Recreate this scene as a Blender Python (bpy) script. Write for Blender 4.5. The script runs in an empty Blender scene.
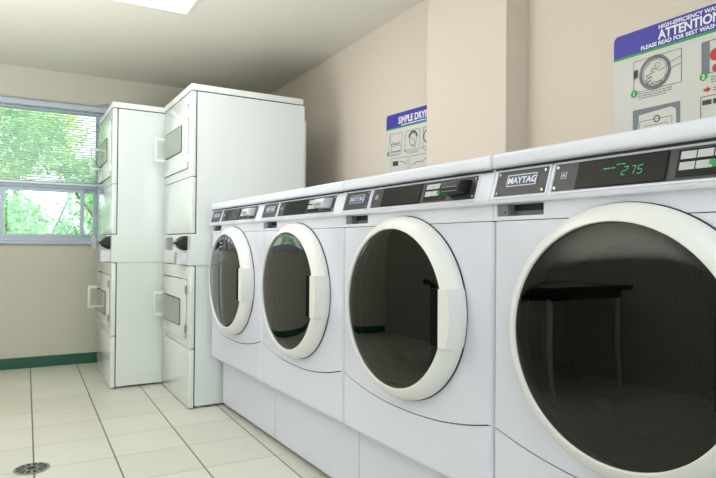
import bpy, bmesh, math, random
from mathutils import Vector, Matrix
random.seed(7)
scene = bpy.context.scene
col = scene.collection
PI = math.pi

# ------------------------------------------------------------------ camera, world, sun, exposure
def look_matrix(yaw, pitch, roll, loc):
    fw = Vector((math.sin(yaw)*math.cos(pitch), math.cos(yaw)*math.cos(pitch), math.sin(pitch)))
    r = Vector((math.cos(yaw), -math.sin(yaw), 0)); u = r.cross(fw)
    c, s = math.cos(roll), math.sin(roll)
    r2 = c*r + s*u; u2 = -s*r + c*u
    m = Matrix((r2, u2, -fw)).transposed().to_4x4(); m.translation = Vector(loc)
    return m
cd = bpy.data.cameras.new('camera'); cam = bpy.data.objects.new('camera', cd); col.objects.link(cam)
cd.sensor_width = 36.0; cd.lens = 592/716*36.0; cd.clip_start = 0.02; cd.clip_end = 200
cam.matrix_world = look_matrix(0.51138, 0.010472, 0.007854, (0, 0, 0.914))
scene.camera = cam

world = bpy.data.worlds.new('daylight'); scene.world = world; world.use_nodes = True
wn = world.node_tree; wn.nodes.clear()
wo = wn.nodes.new('ShaderNodeOutputWorld'); bg = wn.nodes.new('ShaderNodeBackground')
bg.inputs[0].default_value = (0.86, 0.94, 1.0, 1); bg.inputs[1].default_value = 2.9
wn.links.new(bg.outputs[0], wo.inputs[0])
sl = bpy.data.lights.new('sun', 'SUN'); so = bpy.data.objects.new('sun', sl); col.objects.link(so)
sl.energy = 9.5; sl.angle = 0.02; sl.color = (1, 0.96, 0.88)
so.rotation_euler = (math.radians(42), 0, math.radians(150 - 180)); so.location = (0, 12, 8)
al = bpy.data.lights.new('added_back_fill', 'AREA'); ao = bpy.data.objects.new('added_back_fill', al); col.objects.link(ao)  # added area lamp behind the camera, cool fill for the near washers
al.shape = 'RECTANGLE'; al.size = 2.2; al.size_y = 1.25; al.energy = 40; al.color = (0.86, 0.92, 1.0)
ao.location = (-0.3, -2.12, 1.45); ao.rotation_euler = (math.radians(90), 0, 0)
fl = bpy.data.lights.new('added_uplight', 'AREA'); fo = bpy.data.objects.new('added_uplight', fl); col.objects.link(fo)  # added area lamp facing up, brightens the ceiling
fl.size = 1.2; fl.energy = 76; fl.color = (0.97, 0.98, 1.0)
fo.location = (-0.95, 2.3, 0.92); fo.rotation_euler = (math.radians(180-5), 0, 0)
PANEL = 3.6            # strength of the ceiling light diffusers
scene.view_settings.view_transform = 'Standard'
scene.view_settings.look = 'None'
scene.view_settings.exposure = -0.22
scene.view_settings.gamma = 1.0
scene.view_settings.use_curve_mapping = False

# ------------------------------------------------------------------ materials
def srgb(r, g, b):
    f = lambda c: (c/255/12.92) if c/255 <= 0.04045 else ((c/255+0.055)/1.055)**2.4
    return (f(r), f(g), f(b), 1)
def mat(name, rgb, rough=0.5, metal=0.0, spec=0.5, noise=0.0, scale=8.0, bump=0.0, emit=None, estr=0.0, coat=0.0):
    m = bpy.data.materials.new(name); m.use_nodes = True
    nt = m.node_tree; b = nt.nodes['Principled BSDF']
    b.inputs['Base Color'].default_value = srgb(*rgb)
    b.inputs['Roughness'].default_value = rough; b.inputs['Metallic'].default_value = metal
    b.inputs['Specular IOR Level'].default_value = spec
    b.inputs['Coat Weight'].default_value = coat; b.inputs['Coat Roughness'].default_value = 0.08
    tc = nt.nodes.new('ShaderNodeTexCoord'); n = nt.nodes.new('ShaderNodeTexNoise')
    n.inputs['Scale'].default_value = scale; n.inputs['Detail'].default_value = 4
    nt.links.new(tc.outputs['Object'], n.inputs['Vector'])
    mx = nt.nodes.new('ShaderNodeMix'); mx.data_type = 'RGBA'
    c = srgb(*rgb)
    k = 1 - noise
    mx.inputs['A'].default_value = (c[0]*k, c[1]*k, c[2]*k, 1); mx.inputs['B'].default_value = c
    nt.links.new(n.outputs['Fac'], mx.inputs['Factor']); nt.links.new(mx.outputs['Result'], b.inputs['Base Color'])
    if bump:
        bp = nt.nodes.new('ShaderNodeBump'); bp.inputs['Strength'].default_value = bump; bp.inputs['Distance'].default_value = 0.01
        nt.links.new(n.outputs['Fac'], bp.inputs['Height']); nt.links.new(bp.outputs[0], b.inputs['Normal'])
    if emit:
        b.inputs['Emission Color'].default_value = srgb(*emit); b.inputs['Emission Strength'].default_value = estr
    return m
def glass_mat(name, tint, rough=0.0, ior=1.5, mult=1.0):
    m = bpy.data.materials.new(name); m.use_nodes = True; nt = m.node_tree; nt.nodes.clear()
    out = nt.nodes.new('ShaderNodeOutputMaterial'); tr = nt.nodes.new('ShaderNodeBsdfTransparent')
    gl = nt.nodes.new('ShaderNodeBsdfGlossy'); fr = nt.nodes.new('ShaderNodeFresnel'); mx = nt.nodes.new('ShaderNodeMixShader')
    ml = nt.nodes.new('ShaderNodeMath'); ml.operation = 'MULTIPLY'; ml.inputs[1].default_value = mult; ml.use_clamp = True
    tr.inputs[0].default_value = (*tint, 1); gl.inputs['Roughness'].default_value = rough
    gl.inputs['Color'].default_value = (1, 1, 1, 1)
    fr.inputs['IOR'].default_value = ior
    nt.links.new(fr.outputs[0], ml.inputs[0]); nt.links.new(ml.outputs[0], mx.inputs[0])
    nt.links.new(tr.outputs[0], mx.inputs[1]); nt.links.new(gl.outputs[0], mx.inputs[2]); nt.links.new(mx.outputs[0], out.inputs[0])
    return m
def perforated(name, rgb, hole, pitch):
    m = mat(name, rgb, 0.3, 0.9)
    nt = m.node_tree; b = nt.nodes['Principled BSDF']
    tc = nt.nodes.new('ShaderNodeTexCoord'); v = nt.nodes.new('ShaderNodeTexVoronoi')
    v.inputs['Scale'].default_value = 1/pitch; v.inputs['Randomness'].default_value = 0.0
    nt.links.new(tc.outputs['Object'], v.inputs['Vector'])
    lt = nt.nodes.new('ShaderNodeMath'); lt.operation = 'LESS_THAN'; lt.inputs[1].default_value = hole
    nt.links.new(v.outputs['Distance'], lt.inputs[0])
    mx = nt.nodes.new('ShaderNodeMix'); mx.data_type = 'RGBA'
    mx.inputs['A'].default_value = srgb(*rgb); mx.inputs['B'].default_value = (0.01, 0.01, 0.01, 1)
    nt.links.new(lt.outputs[0], mx.inputs['Factor']); nt.links.new(mx.outputs['Result'], b.inputs['Base Color'])
    return m

M = {}
M['wall'] = mat('beige_wall_paint', (218, 206, 193), 0.7, noise=0.03, scale=3, bump=0.03)
M['farwall'] = mat('wall_paint_far_light', (202, 200, 186), 0.7, noise=0.03, scale=3, bump=0.03)  # same paint as the right wall, dimmer far light put into its colour
M['ceiling'] = mat('ceiling_paint', (226, 223, 210), 0.85, noise=0.03, scale=2)
M['green'] = mat('green_baseboard_vinyl', (32, 90, 70), 0.4, noise=0.15, scale=20)
M['enamel'] = mat('white_enamel_blue_light', (219, 223, 239), 0.22, noise=0.015, scale=2, coat=0.3)  # white enamel, blue cast of the light put into its colour
M['plastic'] = mat('white_plastic', (226, 229, 242), 0.3, noise=0.015, scale=4)  # white plastic tinted with the same blue cast of light
M['doorwhite'] = mat('door_white_plastic', (232, 233, 231), 0.28, noise=0.01, scale=4)
M['stack'] = mat('white_dryer_enamel', (222, 229, 227), 0.14, noise=0.015, scale=2, coat=0.4)  # white enamel with the greenish cast of the light mixed in
M['stacktrim'] = mat('white_dryer_trim', (230, 233, 230), 0.3, noise=0.015, scale=2)
M['dark'] = mat('dark_rubber_and_gap_shade', (28, 29, 32), 0.6, noise=0.2)  # rubber parts, and the shade inside gaps put in as dark colour
M['black'] = mat('black_plastic', (18, 19, 20), 0.5, noise=0.2)
M['pocket'] = mat('matt_black_pocket', (8, 9, 9), 0.8, spec=0.1)
M['plate'] = mat('charcoal_plate', (66, 67, 70), 0.4, 0.2, noise=0.1, scale=60)
M['lcd'] = mat('display_window', (14, 16, 15), 0.12, spec=0.25, noise=0.05)
M['chrome'] = mat('chrome', (205, 208, 210), 0.15, 1.0)
M['steel'] = mat('brushed_steel', (168, 170, 168), 0.35, 0.8, noise=0.15, scale=50)
M['badgeblue'] = mat('badge_blue', (38, 60, 118), 0.3, noise=0.05)
M['silver'] = mat('badge_silver', (214, 217, 222), 0.25, 0.2)
M['label'] = mat('pale_key_label', (196, 201, 203), 0.4, noise=0.08, scale=120)
M['gbutton'] = mat('green_start_key', (30, 165, 70), 0.3, noise=0.05)
M['digit'] = mat('green_digits', (30, 120, 70), 0.4, emit=(60, 200, 120), estr=0.35)
M['grey'] = mat('grey_recess', (120, 124, 130), 0.4, noise=0.05)
M['drum'] = perforated('perforated_drum', (150, 156, 160), 0.28, 0.016)
M['doorglass'] = glass_mat('smoked_door_glass', (0.05, 0.056, 0.053), ior=1.33, mult=1.8)
M['pane'] = glass_mat('window_pane_glass', (0.93, 0.96, 0.95), ior=1.45)
M['dryglass'] = mat('dryer_window_glass', (150, 158, 150), 0.08, 0.0, noise=0.1)
M['frame'] = mat('window_frame_blue_grey', (182, 194, 208), 0.4, 0.1, noise=0.05)
M['slat'] = mat('white_blind_slat', (228, 236, 238), 0.5, noise=0.02)
M['paper'] = mat('sign_sheet', (212, 212, 206), 0.45, noise=0.02)
M['signblue'] = mat('sign_blue', (62, 58, 168), 0.45, noise=0.03)
M['signgreen'] = mat('sign_green', (52, 165, 66), 0.45, noise=0.03)
M['signred'] = mat('sign_red', (196, 40, 48), 0.45, noise=0.03)
M['ink'] = mat('sign_ink', (62, 64, 66), 0.5, noise=0.1)
M['inkgrey'] = mat('sign_grey_ink', (120, 128, 138), 0.5, noise=0.05)
M['white'] = mat('sign_white', (240, 240, 240), 0.45)
M['panel'] = mat('light_diffuser', (250, 250, 250), 0.5, emit=(252, 253, 255), estr=PANEL)
M['lightframe'] = mat('light_frame', (225, 225, 220), 0.4, noise=0.02)
M['drain'] = mat('drain_metal', (150, 158, 146), 0.5, 0.4, noise=0.2, scale=60)
M['tabletop'] = mat('dark_wood_laminate', (64, 52, 44), 0.35, noise=0.3, scale=6)
M['lawn'] = mat('lawn', (96, 140, 70), 0.9, noise=0.3, scale=3)
M['bark'] = mat('bark', (96, 84, 70), 0.9, noise=0.4, scale=12, bump=0.4)

def leaf_mat(name, a, b):
    m = bpy.data.materials.new(name); m.use_nodes = True; nt = m.node_tree; nt.nodes.clear()
    out = nt.nodes.new('ShaderNodeOutputMaterial'); d = nt.nodes.new('ShaderNodeBsdfDiffuse'); t = nt.nodes.new('ShaderNodeBsdfTranslucent')
    mx = nt.nodes.new('ShaderNodeMixShader'); mx.inputs[0].default_value = 0.5
    tc = nt.nodes.new('ShaderNodeTexCoord'); n = nt.nodes.new('ShaderNodeTexNoise'); n.inputs['Scale'].default_value = 2.5
    r = nt.nodes.new('ShaderNodeValToRGB'); r.color_ramp.elements[0].color = srgb(*a); r.color_ramp.elements[1].color = srgb(*b)
    r.color_ramp.elements[0].position = 0.35; r.color_ramp.elements[1].position = 0.65
    nt.links.new(tc.outputs['Object'], n.inputs['Vector']); nt.links.new(n.outputs['Fac'], r.inputs[0])
    nt.links.new(r.outputs[0], d.inputs[0]); nt.links.new(r.outputs[0], t.inputs[0])
    nt.links.new(d.outputs[0], mx.inputs[1]); nt.links.new(t.outputs[0], mx.inputs[2]); nt.links.new(mx.outputs[0], out.inputs[0])
    return m
M['leafA'] = leaf_mat('fresh_leaves', (118, 182, 132), (184, 222, 164))
M['leafB'] = leaf_mat('yellow_green_leaves', (190, 222, 120), (226, 240, 150))

def floor_mat():
    m = bpy.data.materials.new('cream_floor_tiles'); m.use_nodes = True; nt = m.node_tree; b = nt.nodes['Principled BSDF']
    L = nt.links.new
    tc = nt.nodes.new('ShaderNodeTexCoord'); sp = nt.nodes.new('ShaderNodeSeparateXYZ'); L(tc.outputs['Object'], sp.inputs[0])
    def M1(op, a, v=None):
        n = nt.nodes.new('ShaderNodeMath'); n.operation = op
        if isinstance(a, (int, float)): n.inputs[0].default_value = a
        else: L(a, n.inputs[0])
        if v is not None:
            if isinstance(v, (int, float)): n.inputs[1].default_value = v
            else: L(v, n.inputs[1])
        return n.outputs[0]
    S = 0.305
    tx = M1('DIVIDE', M1('SUBTRACT', sp.outputs[0], 0.04), S); ty = M1('DIVIDE', M1('SUBTRACT', sp.outputs[1], 2.725), S)
    def dist(t): return M1('MULTIPLY', M1('SUBTRACT', 0.5, M1('ABSOLUTE', M1('SUBTRACT', M1('FRACT', t), 0.5))), S)
    gx = M1('LESS_THAN', dist(tx), 0.0032); gy = M1('LESS_THAN', dist(ty), 0.0016)
    cv = nt.nodes.new('ShaderNodeCombineXYZ'); L(M1('FLOOR', tx), cv.inputs[0]); L(M1('FLOOR', ty), cv.inputs[1])
    wnz = nt.nodes.new('ShaderNodeTexWhiteNoise'); L(cv.outputs[0], wnz.inputs[0])
    ns = nt.nodes.new('ShaderNodeTexNoise'); ns.inputs['Scale'].default_value = 5; ns.inputs['Detail'].default_value = 5; L(tc.outputs['Object'], ns.inputs['Vector'])
    r = nt.nodes.new('ShaderNodeMix'); r.data_type = 'RGBA'; r.inputs['A'].default_value = srgb(206, 204, 190); r.inputs['B'].default_value = srgb(222, 221, 209)
    f = M1('ADD', M1('MULTIPLY', wnz.outputs['Value'], 0.5), M1('MULTIPLY', ns.outputs['Fac'], 0.5)); L(f, r.inputs['Factor'])
    g1 = nt.nodes.new('ShaderNodeMix'); g1.data_type = 'RGBA'; g1.inputs['B'].default_value = srgb(140, 136, 124); L(gy, g1.inputs['Factor']); L(r.outputs['Result'], g1.inputs['A'])
    g2 = nt.nodes.new('ShaderNodeMix'); g2.data_type = 'RGBA'; g2.inputs['B'].default_value = srgb(96, 92, 84); L(gx, g2.inputs['Factor']); L(g1.outputs['Result'], g2.inputs['A'])
    L(g2.outputs['Result'], b.inputs['Base Color']); b.inputs['Roughness'].default_value = 0.32
    bp = nt.nodes.new('ShaderNodeBump'); bp.inputs['Distance'].default_value = 0.002; bp.inputs['Strength'].default_value = 0.4; bp.invert = True
    L(M1('ADD', M1('MAXIMUM', gx, gy), M1('MULTIPLY', ns.outputs['Fac'], 0.15)), bp.inputs['Height']); L(bp.outputs[0], b.inputs['Normal'])
    return m
M['floor'] = floor_mat()

# ------------------------------------------------------------------ helpers
def box(bm, x0, x1, y0, y1, z0, z1, bev=0.0, seg=2):
    vs = [bm.verts.new((x, y, z)) for x in (x0, x1) for y in (y0, y1) for z in (z0, z1)]
    F = [(0, 1, 3, 2), (4, 6, 7, 5), (0, 4, 5, 1), (2, 3, 7, 6), (0, 2, 6, 4), (1, 5, 7, 3)]
    fs = [bm.faces.new([vs[i] for i in f]) for f in F]
    if bev:
        es = list({e for f in fs for e in f.edges})
        bmesh.ops.bevel(bm, geom=es, offset=bev, segments=seg, affect='EDGES', profile=0.5)
def cyl(bm, p0, p1, r0, r1=None, n=16, caps=True):
    p0, p1 = Vector(p0), Vector(p1); r1 = r0 if r1 is None else r1
    d = (p1-p0).normalized(); a = d.orthogonal().normalized(); b = d.cross(a)
    A = [bm.verts.new(p0+(a*math.cos(2*PI*i/n)+b*math.sin(2*PI*i/n))*r0) for i in range(n)]
    B = [bm.verts.new(p1+(a*math.cos(2*PI*i/n)+b*math.sin(2*PI*i/n))*r1) for i in range(n)]
    for i in range(n): bm.faces.new((A[i], A[(i+1) % n], B[(i+1) % n], B[i]))
    if caps: bm.faces.new(A[::-1]); bm.faces.new(B)
def lathe_y(bm, cx, cz, prof, n=96, a0=0, a1=2*PI, ex=1.0):
    """revolve (radius, y) profile about the line x=cx, z=cz parallel to local y"""
    full = abs(a1-a0-2*PI) < 1e-6
    rows = []
    for i in range(n if full else n+1):
        a = a0+(a1-a0)*i/n
        rows.append([bm.verts.new((cx+ex*r*math.cos(a), y, cz+r*math.sin(a))) for r, y in prof])
    m = len(rows)
    for i in range(m if full else m-1):
        A, B = rows[i], rows[(i+1) % m]
        for k in range(len(prof)-1): bm.faces.new((A[k], B[k], B[k+1], A[k+1]))
def disc_y(bm, cx, cz, r, y, n=48, ry=None):
    vs = [bm.verts.new((cx+r*math.cos(2*PI*i/n), y, cz+(ry or r)*math.sin(2*PI*i/n))) for i in range(n)]
    bm.faces.new(vs)
def prism_x(bm, prof, x0, x1):
    """extrude a closed (y,z) outline along x"""
    A = [bm.verts.new((x0, y, z)) for y, z in prof]; B = [bm.verts.new((x1, y, z)) for y, z in prof]
    n = len(prof)
    for i in range(n): bm.faces.new((A[i], A[(i+1) % n], B[(i+1) % n], B[i]))
    bm.faces.new(A[::-1]); bm.faces.new(B)
def prism_y(bm, outline, y0, y1):
    A = [bm.verts.new((x, y0, z)) for x, z in outline]; B = [bm.verts.new((x, y1, z)) for x, z in outline]
    n = len(outline)
    for i in range(n): bm.faces.new((A[i], A[(i+1) % n], B[(i+1) % n], B[i]))
    bm.faces.new(A[::-1]); bm.faces.new(B)
def rrect(x0, x1, z0, z1, r, n=5):
    pts = []
    for cx, cz, a in ((x1-r, z1-r, 0), (x0+r, z1-r, PI/2), (x0+r, z0+r, PI), (x1-r, z0+r, 1.5*PI)):
        for i in range(n+1): pts.append((cx+r*math.cos(a+i*PI/2/n), cz+r*math.sin(a+i*PI/2/n)))
    return pts
def obj(name, bm, m, parent=None, label=None, smooth=None):
    bmesh.ops.recalc_face_normals(bm, faces=bm.faces[:])
    me = bpy.data.meshes.new(name); bm.to_mesh(me); bm.free()
    me.materials.append(m)
    if smooth is not None:
        for p in me.polygons: p.use_smooth = True
        me.set_sharp_from_angle(angle=math.radians(smooth))
    o = bpy.data.objects.new(name, me); col.objects.link(o)
    if parent: o.parent = parent
    if label: o['label'] = label
    return o
def NB(): return bmesh.new()
def tag(o, label, cat, group=None):
    o['label'] = label; o['category'] = cat
    if group: o['group'] = group
    return o
def thing(name, label, cat, loc, rz=0, group=None):
    o = bpy.data.objects.new(name, None); col.objects.link(o); o.empty_display_size = 0.1
    o.location = loc; o.rotation_euler = (0, 0, rz)
    return tag(o, label, cat, group)
def struct(name, bm, m, parent=None, smooth=None):
    o = obj(name, bm, m, parent, smooth=smooth)
    if not parent: o['kind'] = 'structure'
    return o
def copy_tree(o, parent=None):
    c = o.copy(); col.objects.link(c); c.parent = parent
    for ch in list(o.children): copy_tree(ch, c)
    return c
def text_mesh(name, body, size, m, parent, mtx, ext=0.0004, bold=0.0, xs=1.0, shear=0.0):
    cu = bpy.data.curves.new(name, 'FONT'); cu.body = body; cu.size = size; cu.extrude = ext; cu.offset = bold; cu.shear = shear
    cu.resolution_u = 3
    t = bpy.data.objects.new(name, cu); col.objects.link(t)
    bpy.context.view_layer.update()
    me = bpy.data.meshes.new_from_object(t.evaluated_get(bpy.context.evaluated_depsgraph_get()))
    bpy.data.objects.remove(t); bpy.data.curves.remove(cu)
    me.name = name
    me.transform(mtx @ Matrix.Diagonal((xs, 1, 1, 1)))
    me.materials.clear(); me.materials.append(m)
    o = bpy.data.objects.new(name, me); col.objects.link(o); o.parent = parent
    return o
def facing(x, y, z, tilt=0.0):
    """text plane: text x -> local x, text y -> up (leaning back by tilt), normal -> -y"""
    c, s = math.cos(tilt), math.sin(tilt)
    m = Matrix(((1, 0, 0), (0, s, -c), (0, c, s))).to_4x4(); m.translation = Vector((x, y, z))
    return m

# ------------------------------------------------------------------ room
XL, XR, YB, YF, H = -1.65, 1.8, -1.9, 4.95, 2.195
T = 0.14
b = NB(); box(b, XL-T, XR+T, YB-T, YF+T, -0.1, 0); struct('floor', b, M['floor'])
b = NB(); box(b, XL-T, XR+T, YB-T, YF+T, H, H+0.1); struct('ceiling', b, M['ceiling'])
WX0, WX1, WZ0, WZ1 = -1.05, 0.535, 0.925, 1.965
b = NB()
box(b, XL, WX0, YF, YF+T, 0, H); box(b, WX1, XR, YF, YF+T, 0, H); box(b, WX0, WX1, YF, YF+T, 0, WZ0); box(b, WX0, WX1, YF, YF+T, WZ1, H)
struct('wall_front', b, M['farwall'])
b = NB(); box(b, XR, XR+T, YB-T, YF+T, 0, H); struct('wall_right', b, M['wall'])
b = NB(); box(b, 1.68, XR, 1.785, 2.325, 0, H); struct('trim_1', b, M['wall'])       # wall pier
b = NB(); box(b, XL-T, XL, YB-T, YF+T, 0, H); struct('wall_left', b, M['farwall'])
b = NB()
box(b, XL, -1.4, YB-T, YB, 0, H); box(b, 0.8, XR, YB-T, YB, 0, H); box(b, -1.4, 0.8, YB-T, YB, 0, 0.82); box(b, -1.4, 0.8, YB-T, YB, 2.07, H)
struct('wall_back', b, M['wall'])
def baseboard(name, x0, x1, y0, y1):
    b = NB(); box(b, x0, x1, y0, y1, 0, 0.08, 0.003); struct(name, b, M['green'])
baseboard('baseboard_front', XL+0.01, XR-0.01, YF-0.01, YF)
baseboard('baseboard_back', XL+0.011, XR-0.011, YB, YB+0.01)

# window
def build_window():
    root = bpy.data.objects.new('window_1', None); col.objects.link(root); root.location = (0, YF, 0); root['kind'] = 'structure'
    b = NB()
    y0, y1 = -0.006, 0.07
    box(b, WX0, WX1, y0, y1, 1.905, WZ1, 0.003); box(b, WX0, WX1, y0, y1, WZ0, 0.952, 0.003)
    box(b, WX0, WX0+0.03, y0, y1, 0.952, 1.905, 0.003); box(b, 0.475, WX1, y0, y1, 0.952, 1.905, 0.003)
    obj('window_frame', b, M['frame'], root)
    b = NB(); box(b, WX0+0.03, 0.475, 0.004, 0.06, 1.322, 1.362, 0.003); obj('meeting_rail', b, M['frame'], root)
    def sash(x0, x1, z0, z1, t, y):
        b = NB()
        box(b, x0, x1, y, y+0.025, z0, z0+t, 0.002); box(b, x0, x1, y, y+0.025, z1-t, z1, 0.002)
        box(b, x0, x0+t, y, y+0.025, z0+t, z1-t, 0.002); box(b, x1-t, x1, y, y+0.025, z0+t, z1-t, 0.002)
        s = obj('sash', b, M['frame'], root)
        b = NB(); box(b, x0+t, x1-t, y+0.010, y+0.014, z0+t, z1-t); obj('pane', b, M['pane'], s)
    sash(WX0+0.03, 0.475, 1.362, 1.905, 0.012, 0.03)
    sash(-0.165, 0.386, 0.952, 1.322, 0.026, 0.012)
    sash(WX0+0.03, -0.14, 0.952, 1.322, 0.026, 0.038)
    sash(0.36, 0.475, 0.952, 1.322, 0.026, 0.038)
    b = NB(); box(b, WX0-0.02, WX1+0.01, -0.03, 0.0, 0.905, 0.925, 0.004); obj('window_sill', b, M['frame'], root)
build_window()
def build_added_window():  # added window, unseen behind the camera, opening for the added fill
    root = bpy.data.objects.new('added_window', None); col.objects.link(root); root.location = (0, YB, 0); root['kind'] = 'structure'
    b = NB()
    box(b, -1.4, 0.8, -0.08, 0.004, 2.03, 2.07, 0.003); box(b, -1.4, 0.8, -0.08, 0.004, 0.82, 0.86, 0.003)
    for x in (-1.4, -0.32, 0.76): box(b, x, x+0.04, -0.08, 0.004, 0.86, 2.03, 0.003)
    obj('window_frame', b, M['frame'], root)
    b = NB(); box(b, -1.36, 0.76, -0.04, -0.036, 0.86, 2.03); obj('pane', b, M['pane'], root)
build_added_window()

# blind hanging in the window
bl = thing('window_blind', 'white horizontal slat blind lowered over the upper half of the window', 'blind', (0, YF-0.045, 1.97))
b = NB(); box(b, WX0-0.02, 0.545, -0.02, 0.025, -0.062, -0.022, 0.004); obj('head_rail', b, M['frame'], bl)
b = NB(); box(b, 0.475, 0.55, -0.022, 0.03, -0.028, -0.002, 0.003); obj('bracket', b, M['steel'], bl)
b = NB()
z = -0.078
while z > -0.60:
    vs = [b.verts.new(p) for p in ((WX0+0.01, -0.011, z-0.0055), (WX1-0.01, -0.011, z-0.0055), (WX1-0.01, 0, z+0.0012), (WX0+0.01, 0, z+0.0012), (WX1-0.01, 0.011, z+0.0055), (WX0+0.01, 0.011, z+0.0055))]
    b.faces.new((vs[0], vs[1], vs[2], vs[3])); b.faces.new((vs[3], vs[2], vs[4], vs[5]))
    z -= 0.0185
o = obj('slats', b, M['slat'], bl)
sm = o.modifiers.new('thickness', 'SOLIDIFY'); sm.thickness = 0.0012
b = NB(); box(b, WX0+0.01, WX1-0.01, -0.012, 0.012, -0.625, -0.610, 0.002); obj('bottom_rail', b, M['slat'], bl)
for x in (-0.7, -0.15, 0.36):
    b = NB(); cyl(b, (x, -0.014, -0.06), (x, -0.014, -0.615), 0.0012, n=6); cyl(b, (x, 0.014, -0.06), (x, 0.014, -0.615), 0.0012, n=6); obj('ladder_cord', b, M['slat'], bl)

# ceiling lights
def ceiling_light(x0, x1, y0, y1, label):
    t = thing('ceiling_light', label, 'ceiling light', ((x0+x1)/2, (y0+y1)/2, H), 0, 'recessed ceiling lights')
    w, d = (x1-x0)/2, (y1-y0)/2
    b = NB(); f = 0.018
    box(b, -w-f, w+f, -d-f, -d, -0.008, 0.0, 0.002); box(b, -w-f, w+f, d, d+f, -0.008, 0, 0.002); box(b, -w-f, -w, -d, d, -0.008, 0, 0.002); box(b, w, w+f, -d, d, -0.008, 0, 0.002)
    obj('light_frame', b, M['lightframe'], t)
    b = NB(); box(b, -w, w, -d, d, -0.005, 0.0); obj('diffuser', b, M['panel'], t)
ceiling_light(0.15, 0.76, 2.15, 3.32, 'white glowing flat panel light on the ceiling in front of the tall stacked dryers')
ceiling_light(0.15, 0.76, -0.9, 0.3, 'white glowing flat panel light on the ceiling behind the camera above the aisle')
ceiling_light(-1.5, -0.9, 1.6, 2.8, 'white glowing flat panel light on the ceiling near the left wall')

# floor drain
dr = thing('floor_drain', 'round slotted metal drain grate set in the cream floor tiles', 'drain', (0.032, 2.736, 0))
b = NB()
n = 40
for (r0, r1) in ((0.056, 0.066), (0.018, 0.024)):
    ro = [b.verts.new((r1*math.cos(2*PI*i/n), r1*math.sin(2*PI*i/n), 0.003)) for i in range(n)]
    ri = [b.verts.new((r0*math.cos(2*PI*i/n), r0*math.sin(2*PI*i/n), 0.004)) for i in range(n)]
    for i in range(n): b.faces.new((ro[i], ro[(i+1) % n], ri[(i+1) % n], ri[i]))
for k in range(12):
    a = 2*PI*k/12
    c, s = math.cos(a), math.sin(a); nx, ny = -s*0.004, c*0.004
    b.faces.new([b.verts.new((c*r+nx*q, s*r+ny*q, 0.004)) for r, q in ((0.02, 1), (0.02, -1), (0.06, -1), (0.06, 1))])
g = obj('grate', b, M['drain'], dr)
b = NB(); cyl(b, (0, 0, 0.0005), (0, 0, 0.0015), 0.062, n=40); obj('drain_hole', b, M['dark'], dr)

# ------------------------------------------------------------------ front load washers
W = 0.7257
PO = 0.070
XC, ZC = W/2-0.006, 0.731
EX = 1.03
def smile(u): return 0.476-0.050*(1-abs(2*u-1)**2.2)
def front_plate(bm, off, ztop, hole, x0, x1, gap=0.0, roll=0.0, N=120):
    """face plate with a round hole; its lower edge follows the curved seam"""
    zb = lambda x: smile(min(max(x/W, 0), 1))+gap
    angs = [2*PI*i/N for i in range(N)]
    corners = [(x1, ztop), (x0, ztop), (x0, zb(x0)), (x1, zb(x1))]
    angs += [math.atan2(z-ZC, x-XC) % (2*PI) for x, z in corners]
    angs = sorted(set(round(a, 6) for a in angs))
    def outer(a):
        c, s = math.cos(a), math.sin(a); t = 9
        if c > 1e-9: t = min(t, (x1-XC)/c)
        if c < -1e-9: t = min(t, (x0-XC)/c)
        if s > 1e-9: t = min(t, (ztop-ZC)/s)
        if s < 0:
            lo, hi = 0.1, 1.0
            for _ in range(40):
                m = (lo+hi)/2
                if ZC+m*s > zb(XC+m*c): lo = m
                else: hi = m
            t = min(t, lo)
        return XC+t*c, ZC+t*s
    I = []; I2 = []; O = []; 
    for a in angs:
        I.append(bm.verts.new((XC+hole*math.cos(a), -off, ZC+hole*math.sin(a))))
        I2.append(bm.verts.new((XC+hole*math.cos(a), -off+0.02, ZC+hole*math.sin(a))))
        x, z = outer(a); O.append(bm.verts.new((x, -off, z)))
    n = len(angs)
    back = [bm.verts.new((v.co.x, -off+0.012, v.co.z)) for v in O] if not roll else None
    for i in range(n):
        j = (i+1) % n
        bm.faces.new((I[i], I[j], O[j], O[i])); bm.faces.new((I2[i], I2[j], I[j], I[i]))
        if back: bm.faces.new((O[i], O[j], back[j], back[i]))
    if roll:
        for side, xe in ((1, x1), (-1, x0)):
            vs = sorted([v for v in O if abs(v.co.x-xe) < 1e-5], key=lambda v: v.co.z)
            prev = vs
            for k in range(1, 7):
                a = k/6*PI/2
                cur = [bm.verts.new((xe+side*roll*math.sin(a), -off+roll*(1-math.cos(a)), v.co.z)) for v in vs]
                for i in range(len(vs)-1): bm.faces.new((prev[i], prev[i+1], cur[i+1], cur[i]))
                prev = cur
            cur = [bm.verts.new((v.co.x, 0.0, v.co.z)) for v in prev]
            for i in range(len(vs)-1): bm.faces.new((prev[i], prev[i+1], cur[i+1], cur[i]))
        for edge in ('t', 'b'):
            vs = [v for v in O if (abs(v.co.z-ztop) < 1e-5 if edge == 't' else (v.co.z < ztop-0.1 and abs(v.co.z-zb(v.co.x)) < 1e-4))]
            vs.sort(key=lambda v: v.co.x)
            bk = [bm.verts.new((v.co.x, -off+0.01, v.co.z)) for v in vs]
            for i in range(len(vs)-1): bm.faces.new((vs[i], vs[i+1], bk[i+1], bk[i]))

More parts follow.
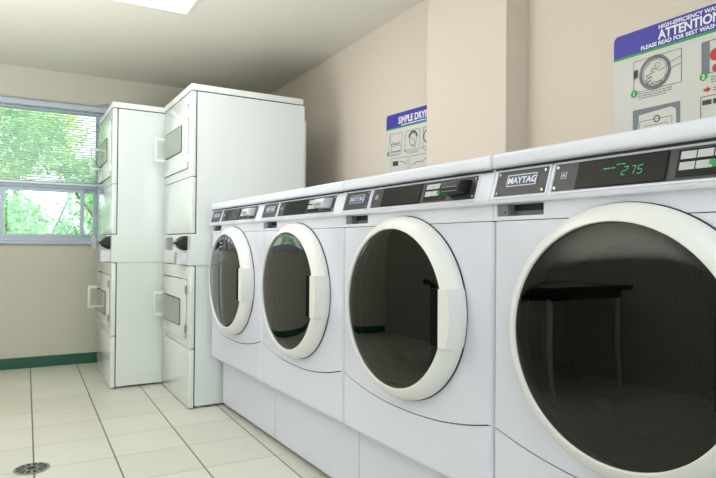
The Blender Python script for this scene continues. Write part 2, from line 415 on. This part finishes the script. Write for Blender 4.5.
OFFP, OFFB, OFFT, ZB, ZT = 0.070, 0.082, 0.062, 1.033, 1.098
TILT = math.atan2(OFFB-OFFT, ZT-ZB)
def slant_y(z, lift=0.0):
    t = (z-ZB)/(ZT-ZB)
    return -(OFFB+(OFFT-OFFB)*t)-lift/math.cos(TILT)
def KX(x): return x*1.033+0.003 if x > 0.0071 else x
def slant_plate(bm, x0, x1, z0, z1, lift0, lift1, bev=0.0):
    x0, x1 = KX(x0), KX(x1)
    vs = []
    for x in (x0, x1):
        for l in (lift0, lift1):
            for z in (z0, z1): vs.append(bm.verts.new((x, slant_y(z, l), z)))
    F = [(0, 1, 3, 2), (4, 6, 7, 5), (0, 4, 5, 1), (2, 3, 7, 6), (0, 2, 6, 4), (1, 5, 7, 3)]
    fs = [bm.faces.new([vs[i] for i in f]) for f in F]
    if bev: bmesh.ops.bevel(bm, geom=list({e for f in fs for e in f.edges}), offset=bev, segments=2, affect='EDGES', profile=0.5)

def screw(x, z, parent):
    x = KX(x)
    b = NB(); cyl(b, (x, slant_y(z, 0.0015), z), (x, slant_y(z, 0.0038), z), 0.0034, n=10); obj('screw', b, M['chrome'], parent)
def make_washer():
    r = thing('front_load_washer', '', 'washing machine', (0, 0, 0), 0, 'row of front load washers')
    g = 0.0006
    b = NB()
    BK = 0.60
    box(b, g, 0.008, 0.0, BK, 0.29, 1.10); box(b, W-0.008, W-g, 0.0, BK, 0.29, 1.10); box(b, 0.008, W-0.008, BK-0.008, BK, 0.29, 1.10)
    box(b, 0.008, W-0.008, 0.0, BK-0.008, 0.29, 0.298)
    obj('cabinet', b, M['enamel'], r)
    b = NB(); front_plate(b, 0.060, 0.985, 0.246, 0.013, W-0.013, -0.02); obj('seam_shade_sheet', b, M['dark'], r)  # dark sheet behind the panels, colours in the shade of their seams
    b = NB(); front_plate(b, OFFP, 0.9745, 0.252, 0.0165, W-0.0165, 0.0018, roll=0.016); obj('front_panel', b, M['enamel'], r, smooth=35)
    # lower service panel
    b = NB(); N = 60; e = 0.016
    xs = [g+e*(1-math.cos(k/6*PI/2)) for k in range(6)] + [0.0168+(W-0.0336)*i/N for i in range(N+1)] + [W-g-e*(1-math.cos(k/6*PI/2)) for k in range(5, -1, -1)]
    def yof(x):
        d = min(x-g, W-g-x)
        return -OFFP if d >= e else -(OFFP-e+math.sqrt(max(0, e*e-(e-d)**2)))
    rows = []
    for x in xs:
        zt = smile(x/W)-0.0018
        col_ = [(yof(x)+0.012, zt), (yof(x), zt)]
        for k in range(9):
            z = zt+(0.302-zt)*k/8
            if k: col_.append((yof(x), z))
        for k in range(1, 6):
            a = k/5*PI/2
            col_.append((yof(x)+0.018*(1-math.cos(a)), 0.302-0.018*math.sin(a)))
        col_.append((0.0, 0.283))
        rows.append([b.verts.new((x, y, z)) for y, z in col_])
    for i in range(len(rows)-1):
        for k in range(len(rows[i])-1): b.faces.new((rows[i][k], rows[i+1][k], rows[i+1][k+1], rows[i][k+1]))
    for row in (rows[0], rows[-1]):
        bk = [b.verts.new((v.co.x, 0.0, v.co.z)) for v in row[:-1]]
        for k in range(len(bk)-1): b.faces.new((row[k], row[k+1], bk[k+1], bk[k]))
    obj('lower_panel', b, M['enamel'], r, smooth=35)
    # pedestal with feet
    b = NB(); box(b, 0.002, W-0.002, 0.0, 0.58, 0.022, 0.29, 0.004)
    ped = obj('pedestal', b, M['enamel'], r)
    for x in (0.05, W-0.05):
        for y in (0.05, 0.52):
            b = NB(); cyl(b, (x, y, 0), (x, y, 0.024), 0.02, n=14); obj('foot', b, M['black'], ped)
    # lid
    b = NB(); box(b, g, W-g, -0.080, BK, 1.103, 1.139, 0.009, 3); obj('top_lid', b, M['plastic'], r, smooth=40)
    b = NB(); box(b, 0.006, W-0.006, -0.068, BK-0.01, 1.098, 1.104); obj('lid_gap_fill', b, M['dark'], r)  # dark slab filling the gap under the lid
    # console
    b = NB()
    prof = [(-0.066, 1.1015), (-OFFT, ZT), (-OFFB, ZB), (-0.0845, 1.027), (-0.0845, 1.022), (-0.082, 1.017), (-0.0715, 1.0145)]
        # slot opening on the left: split the console into pieces around it
    sx0, sx1 = 0.012, 0.156
    upper = prof[:7]+[(0.0, 1.0145), (0.0, 1.1015)]
    lower = [(-0.0715, 1.0145), (-0.070, 1.011), (-0.070, 0.9765), (0.0, 0.978), (0.0, 1.0145)]
    prism_x(b, upper, g, W-g)
    prism_x(b, lower, sx1, W-g); prism_x(b, lower, g, sx0)
    prism_x(b, [(-0.070, 0.986), (-0.070, 0.9765), (0.0, 0.978), (0.0, 0.986)], sx0, sx1)
    con = obj('control_console', b, M['plastic'], r, smooth=28)
    # dispenser pull slot
    b = NB(); box(b, sx0, sx1, -0.042, -0.036, 0.986, 1.0145); box(b, sx0, 0.045, -0.066, -0.042, 0.986, 1.0145)
    pull = obj('dispenser_pull', b, M['grey'], r)
    b = NB(); box(b, 0.045, sx1-0.004, -0.0435, -0.042, 0.999, 1.0145); obj('pull_gap', b, M['black'], pull)
    b = NB(); cyl(b, (0.036, -0.0665, 0.995), (0.036, -0.0655, 0.995), 0.0028, n=12); obj('lock_screw', b, M['black'], pull)
    # raised ribs framing the plates
    b = NB(); rb = 0.0035
    for x0, x1 in ((0.007, 0.166), (0.174, 0.652)):
        slant_plate(b, x0, x0+rb, ZB-0.002, ZT-0.001, 0, 0.003); slant_plate(b, x1-rb, x1, ZB-0.002, ZT-0.001, 0, 0.003)
        slant_plate(b, x0, x1, ZB-0.005, ZB-0.001, 0, 0.003); slant_plate(b, x0, x1, ZT-0.004, ZT, 0, 0.003)
    obj('plate_surround', b, M['plastic'], con)
    # name plate
    b = NB(); slant_plate(b, 0.013, 0.160, ZB+0.001, ZT-0.005, 0, 0.002); npl = obj('name_plate', b, M['plate'], r)
    b = NB(); slant_plate(b, 0.044, 0.132, 1.055, 1.083, 0.002, 0.0032, 0.0006); bd = obj('badge_rim', b, M['silver'], npl)
    b = NB(); slant_plate(b, 0.0465, 0.1295, 1.0572, 1.0808, 0.0032, 0.0036); obj('badge_field', b, M['badgeblue'], npl)
    text_mesh('badge_lettering', 'MAYTAG', 0.0215, M['silver'], npl, facing(KX(0.0485), slant_y(1.0618, 0.0042), 1.0618, TILT), bold=0.0006, xs=1.0)
    for x in (0.020, 0.153):
        for z in (ZB+0.008, ZT-0.012): screw(x, z, npl)
    # display plate
    b = NB(); slant_plate(b, 0.180, 0.428, ZB+0.001, ZT-0.005, 0, 0.002); dp = obj('display_plate', b, M['plate'], r)
    b = NB(); slant_plate(b, 0.238, 0.426, ZB+0.003, ZT-0.006, 0.002, 0.0045, 0.0008); obj('display_window', b, M['lcd'], dp)
    b = NB()
    for z0, z1, x0, x1 in ((1.060, 1.074, 0.197, 0.1985), (1.060, 1.074, 0.2095, 0.211), (1.060, 1.0612, 0.197, 0.211), (1.0728, 1.074, 0.197, 0.211), (1.064, 1.070, 0.201, 0.207)):
        slant_plate(b, x0, x1, z0, z1, 0.002, 0.0026)
    obj('key_symbol', b, M['label'], dp)
    for z in (ZB+0.008, ZT-0.012): screw(0.186, z, dp)
    # key panel
    b = NB(); slant_plate(b, 0.429, 0.648, ZB+0.001, ZT-0.005, 0, 0.002); kp = obj('key_panel', b, M['plate'], r)
    b = NB(); slant_plate(b, 0.444, 0.536, ZB+0.006, ZT-0.009, 0.002, 0.003); obj('key_field', b, M['lcd'], kp)
    for row, (z0, z1) in enumerate(((1.0715, 1.086), (1.0515, 1.066))):
        for k in range(3 if row == 0 else 2):
            x0 = 0.449+k*0.0285
            b = NB(); slant_plate(b, x0, x0+0.0265, z0, z1, 0.003, 0.0045, 0.0004); obj('key', b, M['label'], kp)
    b = NB(); cyl(b, (KX(0.5065), slant_y(1.0585, 0.003), 1.0585), (KX(0.5065), slant_y(1.0585, 0.005), 1.0585), 0.0075, n=24); obj('start_key', b, M['gbutton'], kp, 'round green start key')
    for z in (ZB+0.008, ZT-0.012): screw(0.640, z, kp)
    # card reader standing out of the key panel
    b = NB()
    prism_x(b, [(-0.066, 1.086), (-0.106, 1.082), (-0.114, 1.070), (-0.114, 1.056), (-0.106, 1.050), (-0.078, 1.046)], 0.572, 0.648)
    bmesh.ops.bevel(b, geom=b.edges[:], offset=0.0018, segments=2, affect='EDGES', profile=0.5)
    cr = obj('coin_reader', b, M['black'], r, smooth=40)
    b = NB(); box(b, 0.588, 0.632, -0.1150, -0.1135, 1.060, 1.0635); obj('coin_slot', b, M['dark'], cr)
    b = NB(); box(b, 0.582, 0.640, -0.1146, -0.1135, 1.0665, 1.0680); box(b, 0.582, 0.640, -0.1146, -0.1135, 1.0555, 1.057); obj('slot_lip', b, M['steel'], cr)
    # door
    door = None
    b = NB()
    lathe_y(b, XC, ZC, [(0.262, -0.062), (0.2690, -0.070), (0.2700, -0.080), (0.2680, -0.091), (0.2610, -0.104), (0.2500, -0.1145), (0.2435, -0.1185), (0.2375, -0.1225), (0.2335, -0.1235), (0.2322, -0.1225), (0.2318, -0.116)], 128, ex=EX)
    door = obj('door', b, M['doorwhite'], r, smooth=25)
    b = NB(); lathe_y(b, XC, ZC, [(0.2718, -0.0705), (0.2718, -0.0735), (0.264, -0.0735)], 96, ex=EX); obj('door_shadow_line', b, M['dark'], door)  # dark ring standing in for the shadow between door ring and panel
    b = NB(); pr = [(0.2318, -0.1165)]
    for k in range(1, 9):
        t = k/8; pr.append((0.2318*math.cos(t*PI/2) if k < 8 else 0.0005, -0.1165-0.004*math.sin(t*PI/2)))
    lathe_y(b, XC, ZC, pr, 96, ex=EX); obj('door_glass', b, M['doorglass'], door, smooth=60)
    # handle on the right side of the ring
    b = NB()
    out = []
    for k in range(13):
        z = 0.650+0.152*k/12; dz = z-ZC+0.006
        out.append((XC+EX*math.sqrt(0.2715**2-(z-ZC)**2), z))
    outline = [(XC+0.236, 0.650)] + out + [(XC+0.236, 0.802)]
    prism_y(b, outline, -0.134, -0.068)
    bmesh.ops.bevel(b, geom=[e for e in b.edges if (e.calc_face_angle(0) > 0.5)], offset=0.007, segments=3, affect='EDGES', profile=0.5)
    obj('door_handle', b, M['doorwhite'], door, smooth=40)
    b = NB(); box(b, XC+0.197, XC+0.237, -0.1295, -0.112, 0.650, 0.802, 0.002)
    obj('handle_pocket', b, M['pocket'], door)
    # drum
    b = NB(); lathe_y(b, XC, ZC, [(0.2510, -0.066), (0.243, -0.03), (0.215, -0.01), (0.205, 0.01), (0.212, 0.02), (0.235, 0.03)], 72); obj('door_boot', b, M['dark'], r, smooth=50)
    b = NB(); lathe_y(b, XC, ZC, [(0.245, 0.03), (0.245, 0.42), (0.20, 0.45), (0.08, 0.43), (0.0005, 0.42)], 72); dm = obj('drum', b, M['drum'], r, smooth=50)
    for k in range(3):
        a = PI/2+0.4+k*2*PI/3
        b = NB()
        c, s = math.cos(a), math.sin(a)
        def P(rad, t): return (XC+rad*c-t*s, ZC+rad*s+t*c)
        A = [P(0.248, 0.04), P(0.20, 0.012), P(0.195, 0), P(0.20, -0.012), P(0.248, -0.04)]
        prism_y(b, A, 0.05, 0.40); obj('drum_paddle', b, M['steel'], dm)
    return r
w0 = make_washer()
PHI = 0.0439
d = Vector((math.sin(PHI), -math.cos(PHI), 0))
WO = Vector((0.9760, 3.2840, 0))
wl = ['white front load washer at the far end of the row, touching the stacked dryers',
      'white front load washer second from the stacked dryers, teal reflection low in its glass',
      'third washer from the stacked dryers, second nearest the camera, black coin reader in full view',
      'white front load washer nearest the camera, green digits lit on its display']
washers = []
for i in range(4):
    o = w0 if i == 3 else copy_tree(w0)
    o.location = WO + d*W*i; o.rotation_euler = (0, 0, -PI/2+PHI); o['label'] = wl[i]
    washers.append(o)
# the two far washers carry a silver reader
silver = None
for o in washers[:2]:
    for c in o.children:
        if c.name.startswith('coin_reader'):
            if silver is None: silver = c.data.copy(); silver.materials[0] = M['silver']
            c.data = silver; c['label'] = 'silver coin reader'
# green digits shown by the nearest washer only
w4 = washers[3]
b = NB()
SEG = {'2': 'abged', '7': 'abc', '5': 'afgcd'}
def seg_digit(ch, x, z, w, h):
    t = 0.0022; sk = 0.22
    def q(x0, x1, z0, z1):
        vs = []
        for lx, lz in ((x0, z0), (x1, z0), (x1, z1), (x0, z1)):
            zz = z+lz; vs.append(b.verts.new((x+lx+sk*lz, slant_y(zz, 0.0050), zz)))
        b.faces.new(vs)
    g = 0.0007
    D = {'a': (t, w-t, h-t, h), 'g': (t, w-t, h/2-t/2, h/2+t/2), 'd': (t, w-t, 0, t), 'b': (w-t, w, h/2+g, h-g), 'c': (w-t, w, g, h/2-g), 'f': (0, t, h/2+g, h-g), 'e': (0, t, g, h/2-g)}
    for s in SEG[ch]: q(*D[s])
for k, ch in enumerate('275'): seg_digit(ch, KX(0.338+k*0.0155), 1.0535, 0.0115, 0.018)
dpl = [c for c in w4.children if c.name.startswith('display_plate')][0]
obj('display_digits', b, M['digit'], dpl, 'glowing green digits 275')
b = NB()
for x0, x1, z in ((0.298, 0.313, 1.0695), (0.315, 0.324, 1.0695), (0.326, 0.333, 1.0755), (0.335, 0.344, 1.0755)):
    slant_plate(b, x0, x1, z, z+0.0026, 0.0046, 0.0050)
obj('display_legend', b, M['digit'], dpl)

# ------------------------------------------------------------------ stacked dryers
SW, SD = 0.660, 0.69
def make_stack():
    r = thing('stacked_dryer', '', 'clothes dryer', (0, 0, 0), 0, 'stacked dryers by the window')
    b = NB(); box(b, 0.004, SW-0.004, 0.032, SD, 0.012, 1.765, 0.003); obj('cabinet', b, M['stack'], r)
    b = NB(); box(b, 0.0, SW, -0.004, SD-0.01, 1.770, 1.806, 0.006, 3); obj('top_cap', b, M['stacktrim'], r, smooth=40)
    b = NB(); box(b, 0.006, SW-0.006, 0.004, SD-0.02, 1.764, 1.771); obj('cap_gap', b, M['dark'], r)
    b = NB(); box(b, 0.006, SW-0.006, 0.026, 0.033, 0.02, 1.765); obj('front_gap', b, M['dark'], r)
    b = NB(); box(b, 0.05, SW-0.05, SD, SD+0.035, 0.25, 1.69, 0.006); obj('rear_cover', b, M['stack'], r)
    b = NB(); box(b, -0.001, SW+0.001, 0.0, SD-0.002, 0.793, 0.969, 0.002); obj('control_section', b, M['stack'], r)
    for x in (0.04, SW-0.04):
        for y in (0.06, SD-0.06):
            b = NB(); cyl(b, (x, y, 0), (x, y, 0.022), 0.018, n=12); obj('foot', b, M['chrome'], r)
    for z0, zd0, zd1, z1, wz0, wz1, pz0, pz1 in ((1.289, 1.340, 1.700, 1.765, 1.450, 1.597, 0.973, 1.286), (0.333, 0.385, 0.712, 0.789, 0.448, 0.594, 0.005, 0.329)):
        b = NB(); box(b, 0, SW, 0.0, 0.027, z0, z1, 0.005, 3); fp = obj('front_panel', b, M['stack'], r, smooth=40)
        b = NB(); box(b, 0.0195, 0.5925, -0.0015, 0.001, zd0-0.003, zd1+0.003); obj('door_gap', b, M['dark'], fp)
        b = NB(); prism_y(b, rrect(0.021, 0.591, zd0, zd1, 0.012), -0.010, -0.0012)
        bmesh.ops.bevel(b, geom=[e for e in b.edges if abs(e.verts[0].co.y+0.010) < 1e-5 and abs(e.verts[1].co.y+0.010) < 1e-5], offset=0.003, segments=3, affect='EDGES', profile=0.5)
        dr_ = obj('door', b, M['stack'], r, smooth=40)
        b = NB(); prism_y(b, rrect(0.075, 0.490, wz0-0.006, wz1+0.006, 0.022), -0.0125, -0.0095); obj('window_gasket', b, M['dark'], dr_)
        b = NB(); prism_y(b, rrect(0.083, 0.482, wz0, wz1, 0.018), -0.0135, -0.012); obj('door_window', b, M['dryglass'], dr_)
        for z in (zd0+0.055, zd1-0.055):
            b = NB(); box(b, 0.594, 0.607, -0.014, -0.001, z-0.022, z+0.022, 0.003); obj('hinge', b, M['steel'] if zd0 < 1 else M['stacktrim'], dr_)
        zc = (wz0+wz1)/2+(0.01 if wz0 < 1 else -0.01)
        b = NB(); box(b, 0.022, 0.040, -0.070, -0.054, zc-0.08, zc+0.08, 0.004)
        box(b, 0.022, 0.040, -0.056, -0.009, zc+0.060, zc+0.078, 0.004); box(b, 0.022, 0.040, -0.056, -0.009, zc-0.078, zc-0.060, 0.004)
        obj('door_handle', b, M['stacktrim'], dr_, smooth=40)
        b = NB(); box(b, 0, SW, 0.0, 0.027, pz0, pz1, 0.005, 3); obj('access_panel', b, M['stack'], r, smooth=40)
    # coin slide
    cs = 0.50
    b = NB()
    prism_x(b, [(0.0, 0.958), (-0.018, 0.958), (-0.050, 0.930), (-0.058, 0.922), (-0.058, 0.908), (-0.050, 0.900), (-0.014, 0.878), (0.0, 0.878)], cs, cs+0.10)
    bmesh.ops.bevel(b, geom=b.edges[:], offset=0.003, segments=2, affect='EDGES', profile=0.5)
    sl_ = obj('coin_slide', b, M['black'], r, 'black coin slide housing', smooth=40)
    b = NB()
    for z in (0.902, 0.925): box(b, cs+0.02, cs+0.08, -0.080, -0.050, z, z+0.006)
    obj('slide_rails', b, M['chrome'], sl_)
    b = NB(); box(b, cs+0.012, cs+0.088, -0.106, -0.078, 0.880, 0.950, 0.002); obj('push_plate', b, M['steel'], sl_)
    b = NB(); box(b, cs+0.02, cs+0.09, -0.055, 0.0, 0.797, 0.868, 0.003); obj('coin_box', b, M['silver'], r)
    b = NB(); box(b, cs+0.035, cs+0.075, -0.0565, -0.054, 0.805, 0.860); obj('coin_box_lock_plate', b, M['steel'], r)
    return r
s0 = make_stack()
s0.location = (0.780, 3.964, 0); s0.rotation_euler = (0, 0, -PI/2+0.02)
s0['label'] = 'tall white stacked dryer with black coin slide, directly beside the end of the washer row'
s1 = copy_tree(s0)
s1.location = (0.458, 4.648, 0); s1.rotation_euler = (0, 0, -PI/2+math.radians(1.0))
s1['label'] = 'tall white stacked dryer in the corner beside the window, farther from the washers'

# ------------------------------------------------------------------ wall signs
def flat(bm, outline, y): bm.faces.new([bm.verts.new((x, y, z)) for x, z in outline])
def line(bm, p, q, w, y):
    p, q = Vector(p), Vector(q); dd = (q-p); n_ = Vector((-dd.y, dd.x)).normalized()*w/2
    bm.faces.new([bm.verts.new((v.x, y, v.y)) for v in (p+n_, q+n_, q-n_, p-n_)])
def polyline(bm, pts, w, y):
    for a, c in zip(pts, pts[1:]): line(bm, a, c, w, y)
def rect_outline(bm, x0, x1, z0, z1, w, y):
    polyline(bm, [(x0, z0), (x1, z0), (x1, z1), (x0, z1), (x0, z0)], w, y)
def ring(bm, cx, cz, r, w, y, n=40, a0=0, a1=2*PI, sz=1.0):
    pts = [(cx+r*math.cos(a0+(a1-a0)*i/n), cz+sz*r*math.sin(a0+(a1-a0)*i/n)) for i in range(n+1)]
    polyline(bm, pts, w, y)
def disc(bm, cx, cz, r, y): disc_y(bm, cx, cz, r, y, 24)
def scribble(bm, x0, x1, z, rows, y, h=0.0032, gap=0.0075):
    for k in range(rows):
        x = x0
        end = x1-(0.02 if k == rows-1 else 0)
        while x < end:
            l = random.uniform(0.006, 0.016); xe = min(x+l, end)
            flat(bm, [(x, z-k*gap-h/2), (xe, z-k*gap-h/2), (xe, z-k*gap+h/2), (x, z-k*gap+h/2)], y)
            x = xe+0.003
def sign(loc, width, height, label, rot=0.0):
    r = thing('wall_sign', label, 'sign', loc, -PI/2)
    r.rotation_euler = (0, rot, -PI/2)
    b = NB(); prism_y(b, rrect(0, width, -height, 0, 0.018), -0.004, -0.0005); obj('sheet', b, M['paper'], r)
    b = NB()
    flat(b, [(0, -0.078), (width, -0.078)]+[(x, z) for x, z in rrect(0, width, -0.2, 0, 0.018) if z > -0.1], -0.0046); obj('banner', b, M['signblue'], r)
    b = NB(); flat(b, [(0, -0.086), (width, -0.086), (width, -0.078), (0, -0.078)], -0.0048); obj('stripe', b, M['signgreen'], r)
    return r
Y1, Y2, Y3 = -0.0046, -0.0050, -0.0054
def number_dot(r, x, z, n_, m=None):
    b = NB(); disc(b, x, z, 0.0125, Y3-0.0002); dd = obj('number_dot', b, m or M['signgreen'], r)
    text_mesh('numeral', n_, 0.020, M['white'], dd, facing(x-0.005, Y3-0.0008, z-0.007), bold=0.0004)

# near sign: high-efficiency washer instructions
s = sign((XR, 1.371, 1.648), 0.64, 0.46, 'blue topped ATTENTION washer instruction sign on the wall above the nearest washer')
text_mesh('headline_small', 'HIGH-EFFICIENCY WASHERS', 0.0185, M['white'], s, facing(0.168, Y2, -0.0205), bold=0.0004, xs=0.98)
text_mesh('headline', 'ATTENTION', 0.041, M['white'], s, facing(0.168, Y2, -0.0535), bold=0.0011, xs=0.88)
text_mesh('headline_line', 'PLEASE READ FOR BEST WASH RESULTS', 0.0185, M['white'], s, facing(0.104, Y2, -0.0725), bold=0.0004, xs=1.0)
b = NB(); rect_outline(b, 0.078, 0.246, -0.211, -0.105, 0.0016, Y2)
ring(b, 0.155, -0.158, 0.047, 0.0022, Y2); ring(b, 0.155, -0.158, 0.041, 0.0012, Y2)
hand = [(0.245, -0.150), (0.215, -0.158), (0.200, -0.172), (0.185, -0.186), (0.165, -0.192), (0.150, -0.188), (0.138, -0.196), (0.128, -0.190), (0.145, -0.180), (0.130, -0.184), (0.122, -0.178), (0.146, -0.170), (0.128, -0.170), (0.124, -0.164), (0.152, -0.158), (0.142, -0.150), (0.150, -0.144), (0.172, -0.156), (0.190, -0.150), (0.212, -0.138), (0.245, -0.128)]
polyline(b, hand, 0.0018, Y2)
cloth = [(0.122, -0.186), (0.135, -0.200), (0.160, -0.203), (0.183, -0.194), (0.172, -0.188), (0.156, -0.197), (0.140, -0.190)]
polyline(b, cloth, 0.0016, Y2)
polyline(b, [(0.125, -0.135), (0.142, -0.118), (0.165, -0.114)], 0.0012, Y2); ring(b, 0.165, -0.1365, 0.009, 0.0014, Y2, 16)
pic = obj('loading_picture', b, M['ink'], s)
b = NB(); ring(b, 0.155, -0.158, 0.0525, 0.009, Y1-0.0001); obj('drum_rim_drawing', b, M['inkgrey'], s)
b = NB(); flat(b, [(0.078, -0.165), (0.094, -0.160), (0.094, -0.133), (0.078, -0.136)], Y2); obj('hinge_drawing', b, M['ink'], s)
number_dot(s, 0.080, -0.214, '1')
b = NB(); scribble(b, 0.096, 0.215, -0.219, 3, Y2); obj('small_print', b, M['inkgrey'], s)
b = NB(); flat(b, [(0.075, -0.44), (0.242, -0.44), (0.242, -0.270), (0.075, -0.270)], Y1-0.0002); o_ = obj('dispenser_picture', b, M['inkgrey'], s)
b = NB(); prism_y(b, [(0.088, -0.44), (0.232, -0.44), (0.228, -0.292), (0.213, -0.282), (0.098, -0.290)], Y2, Y1); obj('dispenser_drawing', b, M['paper'], o_)
b = NB(); rect_outline(b, 0.100, 0.215, -0.44, -0.312, 0.0016, Y3); rect_outline(b, 0.120, 0.200, -0.44, -0.330, 0.0014, Y3)
ring(b, 0.163, -0.312, 0.010, 0.004, Y3, 20); obj('dispenser_lines', b, M['ink'], o_)
b = NB(); flat(b, [(0.311, -0.205), (0.334, -0.205), (0.334, -0.108), (0.311, -0.108)], Y2); obj('side_bar', b, M['inkgrey'], s)
b = NB(); rect_outline(b, 0.311, 0.52, -0.205, -0.108, 0.0018, Y2); obj('front_view_picture', b, M['ink'], s)
number_dot(s, 0.316, -0.213, '2')
b = NB(); disc(b, 0.354, -0.153, 0.019, Y3); disc(b, 0.354, -0.194, 0.012, Y3); obj('warning_spots', b, M['signred'], s)
b = NB(); flat(b, [(0.316, -0.250), (0.326, -0.250), (0.326, -0.244), (0.338, -0.254), (0.326, -0.264), (0.326, -0.258), (0.316, -0.258)], Y2); obj('arrow', b, M['signred'], s)
b = NB(); scribble(b, 0.338, 0.50, -0.219, 3, Y2); scribble(b, 0.344, 0.50, -0.252, 2, Y2); obj('small_print', b, M['inkgrey'], s)
b = NB(); rect_outline(b, 0.307, 0.52, -0.44, -0.274, 0.002, Y2); flat(b, [(0.312, -0.300), (0.340, -0.300), (0.340, -0.285), (0.312, -0.285)], Y2); flat(b, [(0.345, -0.300), (0.40, -0.300), (0.40, -0.285), (0.345, -0.285)], Y2); obj('control_picture', b, M['ink'], s)

# far sign: simple drying
s = sign((XR, 2.875, 1.654), 0.64, 0.46, 'blue topped SIMPLE DRYING sign half hidden behind the wall pier', math.radians(2.0))
text_mesh('headline', 'SIMPLE DRYING', 0.052, M['white'], s, facing(0.125, Y2, -0.060), bold=0.0012, xs=0.92)
b = NB(); scribble(b, 0.155, 0.52, -0.071, 1, Y2, h=0.006); obj('headline_line', b, M['white'], s)
b = NB(); rect_outline(b, 0.036, 0.165, -0.215, -0.112, 0.002, Y2)
polyline(b, [(0.050, -0.120), (0.046, -0.150), (0.060, -0.168), (0.080, -0.160), (0.100, -0.170), (0.150, -0.160)], 0.0028, Y2)
rect_outline(b, 0.058, 0.150, -0.210, -0.172, 0.0028, Y2); polyline(b, [(0.06, -0.178), (0.10, -0.185), (0.148, -0.178)], 0.002, Y2)
rect_outline(b, 0.198, 0.335, -0.215, -0.112, 0.002, Y2)
ring(b, 0.272, -0.160, 0.040, 0.010, Y2, 24, 0.2, 2.9); ring(b, 0.272, -0.162, 0.032, 0.003, Y2, 24)
polyline(b, [(0.24, -0.17), (0.26, -0.150), (0.285, -0.172), (0.30, -0.205), (0.262, -0.198), (0.24, -0.17)], 0.0024, Y2)
rect_outline(b, 0.366, 0.50, -0.215, -0.112, 0.002, Y2); ring(b, 0.40, -0.160, 0.030, 0.006, Y2, 24)
polyline(b, [(0.190, -0.222), (0.200, -0.210), (0.212, -0.222), (0.19, -0.222)], 0.002, Y2)
polyline(b, [(0.350, -0.222), (0.360, -0.210), (0.372, -0.222), (0.35, -0.222)], 0.002, Y2)
obj('step_pictures', b, M['ink'], s)
b = NB(); flat(b, [(0.078, -0.292), (0.135, -0.292), (0.135, -0.266), (0.078, -0.266)], Y2)
rect_outline(b, 0.060, 0.232, -0.345, -0.250, 0.002, Y2); rect_outline(b, 0.250, 0.42, -0.345, -0.250, 0.002, Y2)
polyline(b, [(0.15, -0.27), (0.19, -0.275), (0.205, -0.29), (0.22, -0.27)], 0.003, Y2); polyline(b, [(0.27, -0.30), (0.32, -0.285), (0.36, -0.29), (0.41, -0.265)], 0.003, Y2)
obj('lower_pictures', b, M['ink'], s)
b = NB(); scribble(b, 0.045, 0.165, -0.226, 2, Y2); scribble(b, 0.215, 0.34, -0.226, 2, Y2); scribble(b, 0.378, 0.50, -0.226, 2, Y2); obj('small_print', b, M['inkgrey'], s)
number_dot(s, 0.026, -0.221, '1')

# ------------------------------------------------------------------ outside the window
b = NB(); box(b, -14, 10, YF+0.3, 26, -0.4, -0.3); o = obj('ground', b, M['lawn']); o['kind'] = 'structure'
def tree(x, y, zc, rx, rz, n, m, label, size):
    t = thing('leafy_tree', label, 'tree', (x, y, -0.3), 0, 'trees outside the window')
    b = NB()
    blobs = [(random.uniform(-rx, rx), random.uniform(-rx*0.5, rx*0.5), zc+0.3+random.uniform(-rz, rz), random.uniform(0.35, 0.75)) for _ in range(34)]
    for i in range(n):
        bx, by, bz, br = random.choice(blobs)
        v = Vector((random.gauss(0, 1), random.gauss(0, 1), random.gauss(0, 1))).normalized()*br*random.uniform(0.5, 1)
        c = Vector((bx, by, bz))+v
        a = Vector((random.gauss(0, 1), random.gauss(0, 1), random.gauss(0, 0.6))).normalized()*size*random.uniform(0.6, 1.3)
        q = a.orthogonal().normalized(); q = (Matrix.Rotation(random.uniform(0, 2*PI), 3, a.normalized()) @ q)*size*0.33
        b.faces.new([b.verts.new(c+w_) for w_ in (-a*0.6, q-a*0.1, a*0.7, -q-a*0.1)])
    obj('foliage', b, m, t)
    b = NB(); cyl(b, (0, 0, 0), (0.05, 0, zc-rz*0.3), 0.12, 0.08, 12)
    for k in range(6):
        a = k*1.05; cyl(b, (0.05, 0, zc-rz*0.5+0.1*k), (rx*0.7*math.cos(a), rx*0.4*math.sin(a), zc+rz*0.4+0.1*k), 0.045, 0.015, 8)
    obj('trunk', b, M['bark'], t)
tree(-1.9, 10.5, 1.3, 1.75, 2.0, 8500, M['leafA'], 'fresh green tree filling the left part of the window', 0.10)
tree(1.9, 12.0, 1.2, 1.75, 2.0, 8000, M['leafA'], 'fresh green tree filling the right part of the window', 0.10)
tree(0.1, 15.0, 1.0, 2.1, 2.0, 10000, M['leafA'], 'fresh green tree farther back, filling the middle of the window', 0.12)
tree(-0.3, 20.5, 4.3, 1.9, 1.3, 5000, M['leafB'], 'yellow green tree top farthest away, seen through the blind', 0.16)

# table that only shows as a reflection in the nearest door glass
t = thing('folding_table', 'dark topped table on four pale legs, seen only reflected in the door glass', 'table', (-1.12, 2.62, 0))
b = NB(); box(b, -0.46, 0.46, -0.44, 0.44, 0.690, 0.725, 0.006); obj('tabletop', b, M['tabletop'], t)
b = NB(); box(b, -0.40, 0.40, -0.38, 0.38, 0.630, 0.690, 0.003); obj('apron', b, M['tabletop'], t)
for x in (-0.40, 0.40):
    for y in (-0.36, 0.36):
        b = NB(); cyl(b, (x, y, 0), (x*0.96, y*0.96, 0.64), 0.014, 0.028, 16); obj('leg', b, M['stacktrim'], t)
